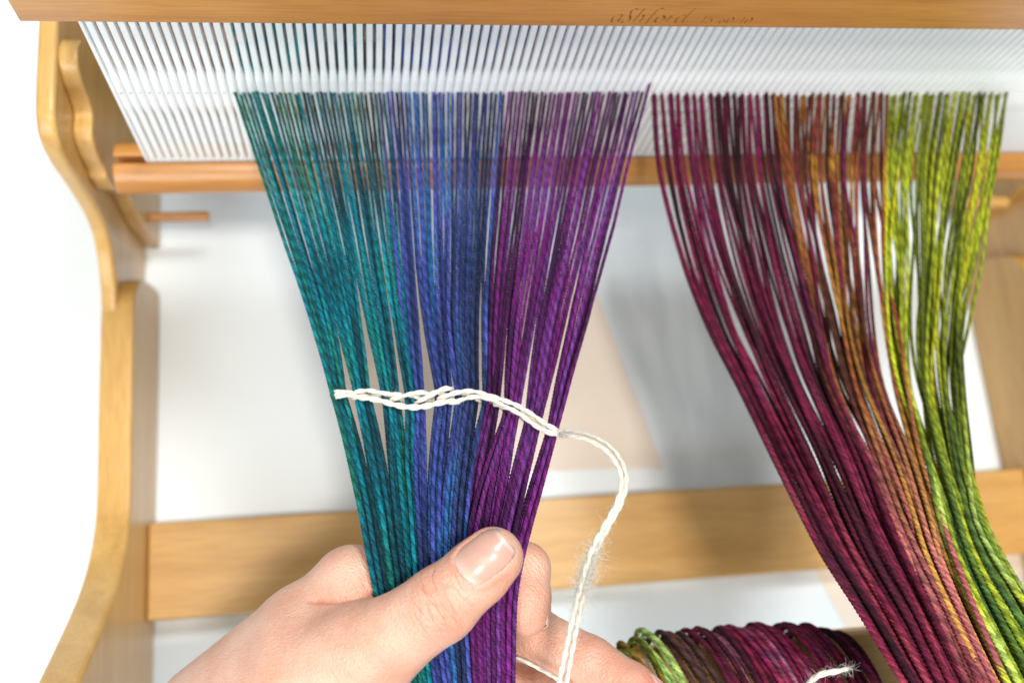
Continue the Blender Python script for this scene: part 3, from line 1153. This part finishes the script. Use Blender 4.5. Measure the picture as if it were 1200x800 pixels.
# surface nets
s_in = field < 0
c8 = [(i, j, k) for i in (0, 1) for j in (0, 1) for k in (0, 1)]
nx_, ny_, nz_ = dims - 1
cnt = sum(s_in[i:i + nx_, j:j + ny_, k:k + nz_].astype(np.int8) for i, j, k in c8)
act = (cnt > 0) & (cnt < 8)
cells = np.argwhere(act)
vid = -np.ones((nx_, ny_, nz_), np.int64)
vid[act] = np.arange(len(cells))
acc = np.zeros((len(cells), 3)); num = np.zeros(len(cells))
for a in c8:
    for ax in range(3):
        if a[ax]: continue
        b = list(a); b[ax] = 1
        fa = field[tuple((cells + a).T)]
        fb2 = field[tuple((cells + b).T)]
        m_ = (fa < 0) != (fb2 < 0)
        t = np.where(m_, fa / np.where(m_, fa - fb2, 1), 0)
        p = np.tile(np.array(a, float), (len(cells), 1)); p[:, ax] = t
        acc[m_] += p[m_]; num[m_] += 1
HV = lo + (cells + acc / num[:, None]) * H
quads = []
for ax in range(3):
    o1, o2 = (ax + 1) % 3, (ax + 2) % 3
    sl = [slice(1, -1)] * 3
    sa = [slice(None)] * 3; sb = [slice(None)] * 3
    sa[ax] = slice(0, -1); sb[ax] = slice(1, None)
    A_, B_ = s_in[tuple(sa)], s_in[tuple(sb)]
    for flip in (False, True):
        e_ = np.argwhere((A_ & ~B_) if not flip else (~A_ & B_))
        e_ = e_[(e_[:, o1] > 0) & (e_[:, o2] > 0)]
        q = []
        for da, db in ((0, 0), (1, 0), (1, 1), (0, 1)):
            c_ = e_.copy(); c_[:, o1] -= da; c_[:, o2] -= db
            ok = np.minimum(c_, np.array([nx_, ny_, nz_]) - 1)
            q.append(vid[tuple(ok.T)])
        q = np.stack(q, 1)
        quads.append(q[:, ::-1] if flip else q)
HF = np.concatenate(quads)
HF = HF[(HF >= 0).all(1)]
# project to the exact field


def grad(Pq_):
    e_ = 0.25
    g = np.stack([sdf(Pq_ + np.eye(3)[k] * e_) - sdf(Pq_ - np.eye(3)[k] * e_) for k in range(3)], -1)
    return g / (np.linalg.norm(g, axis=-1, keepdims=True) + 1e-9)


for _ in range(2):
    HV = HV - grad(HV) * sdf(HV)[:, None]
HN = grad(HV)
# creases over the thumb joint and the web; folds round the nail
view = -M[:, 2]


def frame(a, b):
    T = b - a; T /= np.linalg.norm(T)
    Nn = view - T * (view @ T); Nn /= np.linalg.norm(Nn)
    return T, Nn, np.cross(Nn, T)


tb, tt_ = at(516, 708, 283.5), at(578, 653, 284.5)
T1, N1, B1 = frame(tb, tt_)
rel = HV - tb
s1, b1, n1 = rel @ T1, rel @ B1, rel @ N1
near = np.exp(-(np.maximum(0, np.linalg.norm(rel, axis=1) - 16) / 5) ** 2) * (n1 > 2)
disp = np.zeros(len(HV))
for c0, curve, dep, wd in ((-3.6, 0.018, 0.6, 0.6), (-1.9, 0.012, 0.95, 0.62), (0.2, 0.004, 0.7, 0.6), (2.0, -0.010, 0.95, 0.62), (3.8, -0.018, 0.6, 0.55)):
    bb_ = b1 - 1.0
    disp -= dep * np.exp(-((s1 - c0 - curve * bb_ ** 2 - 0.35 * np.sin(bb_ * 1.1 + c0)) / wd) ** 2) * np.exp(-(bb_ / 6.5) ** 2) * near
disp += 0.8 * np.exp(-((s1) / 4.5) ** 2 - (b1 / 7) ** 2) * near
# crease between thumb and first finger
ca, cb_ = at(366, 702, 297), at(446, 696, 297)
px_ = (M.T @ HV.T).T
PX = px_[:, 0] / px_[:, 2] * F_PX + 600
PY = px_[:, 1] / px_[:, 2] * F_PX + 400
facing = np.clip(HN @ view, 0, 1)
seg_t = np.clip((PX - 372) / 66.0, 0, 1)
line_y = 703 - 8 * seg_t + 3 * np.sin(seg_t * 3.1)
gm = np.exp(-((PY - line_y) / 3.4) ** 2) * np.exp(-(np.maximum(0, np.maximum(372 - PX, PX - 442)) / 8) ** 2) * (facing > 0.1)
disp -= 1.1 * gm
# gentle tendon and vein relief
disp += facing * 0.25 * np.sin(PX * 0.045 + PY * 0.03) * np.sin(PY * 0.05 - PX * 0.02)

# nail bed on the thumb
nc = at(566, 660, 283.5)
T2, N2, B2 = frame(tb, tt_)
N2 = N2 * 0.97 - B2 * 0.0 + 0.0 * T2
NL, NWid = 7.6, 6.0
tilt = math.radians(25)
Nn_ = N1 * math.cos(tilt) + B1 * math.sin(tilt)
Bn_ = np.cross(Nn_, T1) * -1 if np.dot(np.cross(Nn_, T1), B1) < 0 else np.cross(Nn_, T1)
nail_c = tb + T1 * 18.9
rel2 = HV - nail_c
us, ub, un = rel2 @ T1, rel2 @ Bn_, rel2 @ Nn_
ex_ = np.sqrt((np.abs(us) / NL) ** 3.2 + (np.abs(ub) / (NWid + 0.2)) ** 3.2) ** (1 / 1.0)
edge = (np.abs(us) / NL) ** 3.2 + (np.abs(ub) / (NWid + 0.2)) ** 3.2
edge = edge ** (1 / 3.2)
on = (un > 1)
fold = np.exp(-((edge - 1.16) / 0.13) ** 2) * on * np.clip(1.0 - us / NL, 0, 1)
disp += 0.42 * fold
disp -= 0.35 * (edge < 0.97) * on
HV2 = HV + HN * disp[:, None]
# skin colour: rosier at joints, fingertips and along the web
base = np.array([0.73, 0.44, 0.32])
rosy = np.array([0.65, 0.26, 0.18])
pale = np.array([0.76, 0.49, 0.37])
rmask = np.zeros(len(HV))
for (x, y, d, r_, k) in ((516, 708, 283, 11, 0.55), (612, 725, 300, 9, 0.6), (760, 820, 300, 12, 0.7), (700, 765, 305, 10, 0.45), (470, 770, 292, 14, 0.45), (585, 690, 284, 8, 0.5), (430, 790, 300, 16, 0.5)):
    rmask = np.maximum(rmask, k * np.exp(-(np.linalg.norm(HV - at(x, y, d), axis=1) / r_) ** 2))
rmask = np.clip(rmask + 0.45 * fold + 0.35 * gm, 0, 1)
HC = base + (rosy - base) * rmask[:, None]
pm = 0.5 * np.exp(-(np.linalg.norm(HV - at(420, 665, 305), axis=1) / 14) ** 2)
HC = HC + (pale - HC) * pm[:, None]
person = empty('person')
tag(person, 'bare left hand pinching the teal and purple warp between thumb and finger', 'hand')
wm = np.zeros(len(HV))
for (x, y, d, r_, k) in ((512, 702, 275, 8.5, 1.0), (625, 662, 306, 6, 0.45), (668, 752, 306, 7, 0.6), (430, 735, 285, 30, 0.15), (440, 670, 300, 10, 0.35)):
    wm = np.maximum(wm, k * np.exp(-(np.linalg.norm(HV - at(x, y, d), axis=1) / r_) ** 2))
HC = np.concatenate([HC, wm[:, None]], 1)
hand_o = mesh_obj('hand', HV2, HF, M_SKIN, person, True, HC)


def nail(name, centre, T, Nn, Bn, L, Wd, lift, free, straight):
    nu, nv = 25, 31
    vv, uu = np.meshgrid(np.linspace(-1, 1, nv), np.linspace(-1, 1, nu), indexing='ij')
    vv, uu = vv.ravel(), uu.ravel()
    half = np.where(vv < 0, np.maximum(0, 1 - np.abs(vv) ** 4) ** 0.25, np.maximum(0, 1 - np.abs(vv) ** 3.2 * 0.8) ** (1 / 2.6))
    half = Wd * np.maximum(half, 0.35)
    P = centre + np.outer(vv * L, T) + np.outer(uu * half, Bn) + Nn * 12
    for _ in range(26):
        P = P - np.outer(np.minimum(2.0, sdf(P)) * 0.9, Nn)
    if not straight:      # keep to this finger where a neighbour lies against it
        h0 = (P - centre) @ Nn
        P = P + np.outer(np.minimum(h0, 7.3 - 0.5 * uu * uu - 0.8 * np.maximum(0, vv) ** 2) - h0, Nn)
    # towards its free edge the plate runs on straight where the fingertip rounds away
    hN = ((P - centre) @ Nn).reshape(nv, nu)
    i0 = int(nv * 0.60)
    slope = (hN[i0] - hN[i0 - 5]) / 5
    for a in range(i0 + 1, nv if straight else 0):
        want = np.maximum(hN[a], hN[i0] + (slope - 0.02 * (a - i0) / 6) * (a - i0))
        P[a * nu:(a + 1) * nu] += np.outer(want - hN[a], Nn)
    e_ = np.maximum(np.abs(uu) ** 4, 0.5 * np.maximum(0, -vv) ** 5)
    V = P + np.outer(lift - 0.45 * e_ + 0.55 * (1 - uu * uu) + 0.25 * np.maximum(0, vv) ** 2, Nn)
    pink, tipc, lun = np.array([0.60, 0.33, 0.26]), np.array([0.70, 0.50, 0.40]), np.array([0.66, 0.43, 0.35])
    kl = np.clip((-vv - 0.55) / 0.3, 0, 1)[:, None]
    kt = np.clip((vv - free) / 0.1, 0, 1)[:, None]
    C = (pink * (1 - kl) + lun * kl) * (1 - kt) + tipc * kt
    idx = np.arange(nu * nv).reshape(nv, nu)
    Fq = np.stack([idx[:-1, :-1], idx[:-1, 1:], idx[1:, 1:], idx[1:, :-1]], -1).reshape(-1, 4)
    o = mesh_obj(name, np.array(V), Fq, M_NAIL, hand_o, True, np.array(C))
    so = o.modifiers.new('thick', 'SOLIDIFY')
    so.thickness = 0.0005
    so.offset = 0
    return o


nail('thumb_nail', nail_c, T1, Nn_, Bn_, NL, NWid, 0.05, 0.80, True)
# first finger: nail on the side turned away to the right
ia, ib = at(614, 666, 317), at(615, 717, 309)
Ti = (ib - ia) / np.linalg.norm(ib - ia)
Ni = M[:, 0] * 0.9 + M[:, 2] * 0.48
Ni = Ni - Ti * (Ni @ Ti); Ni /= np.linalg.norm(Ni)
nail('index_nail', ib - Ti * 2.2, Ti, Ni, np.cross(Ni, Ti), 6.0, 4.8, 0.02, 0.72, False)
ma, mb = at(738, 808, 305), at(762, 828, 303)
Tm = (mb - ma) / np.linalg.norm(mb - ma)
Nm = -M[:, 1] * 0.9 + M[:, 2] * 0.5 + M[:, 0] * 0.3
Nm = Nm - Tm * (Nm @ Tm); Nm /= np.linalg.norm(Nm)
nail('middle_nail', mb - Tm * 1.0, Tm, Nm, np.cross(Nm, Tm), 6.4, 5.0, 0.1, 0.72, False)

# a slip of white yarn lying between the middle and ring fingers
P = [at(598, 768, 312), at(612, 773, 309), at(632, 783, 306.5), at(654, 796, 304), at(690, 822, 302)]
slip = empty('yarn_slip')
tag(slip, 'thin white yarn lying between the lower fingers beside the purple strands', 'yarn')
Pq = resample(spline(P, 80), 0.5)
yarn('strand', Pq, np.interp(np.arange(len(Pq)) / len(Pq), [0, 0.25, 1], [0.3, 0.62, 0.66]), None, M_COTTON, slip, ref=M[:, 2], plies=2, pitch=7, depth=0.2, sides=6)
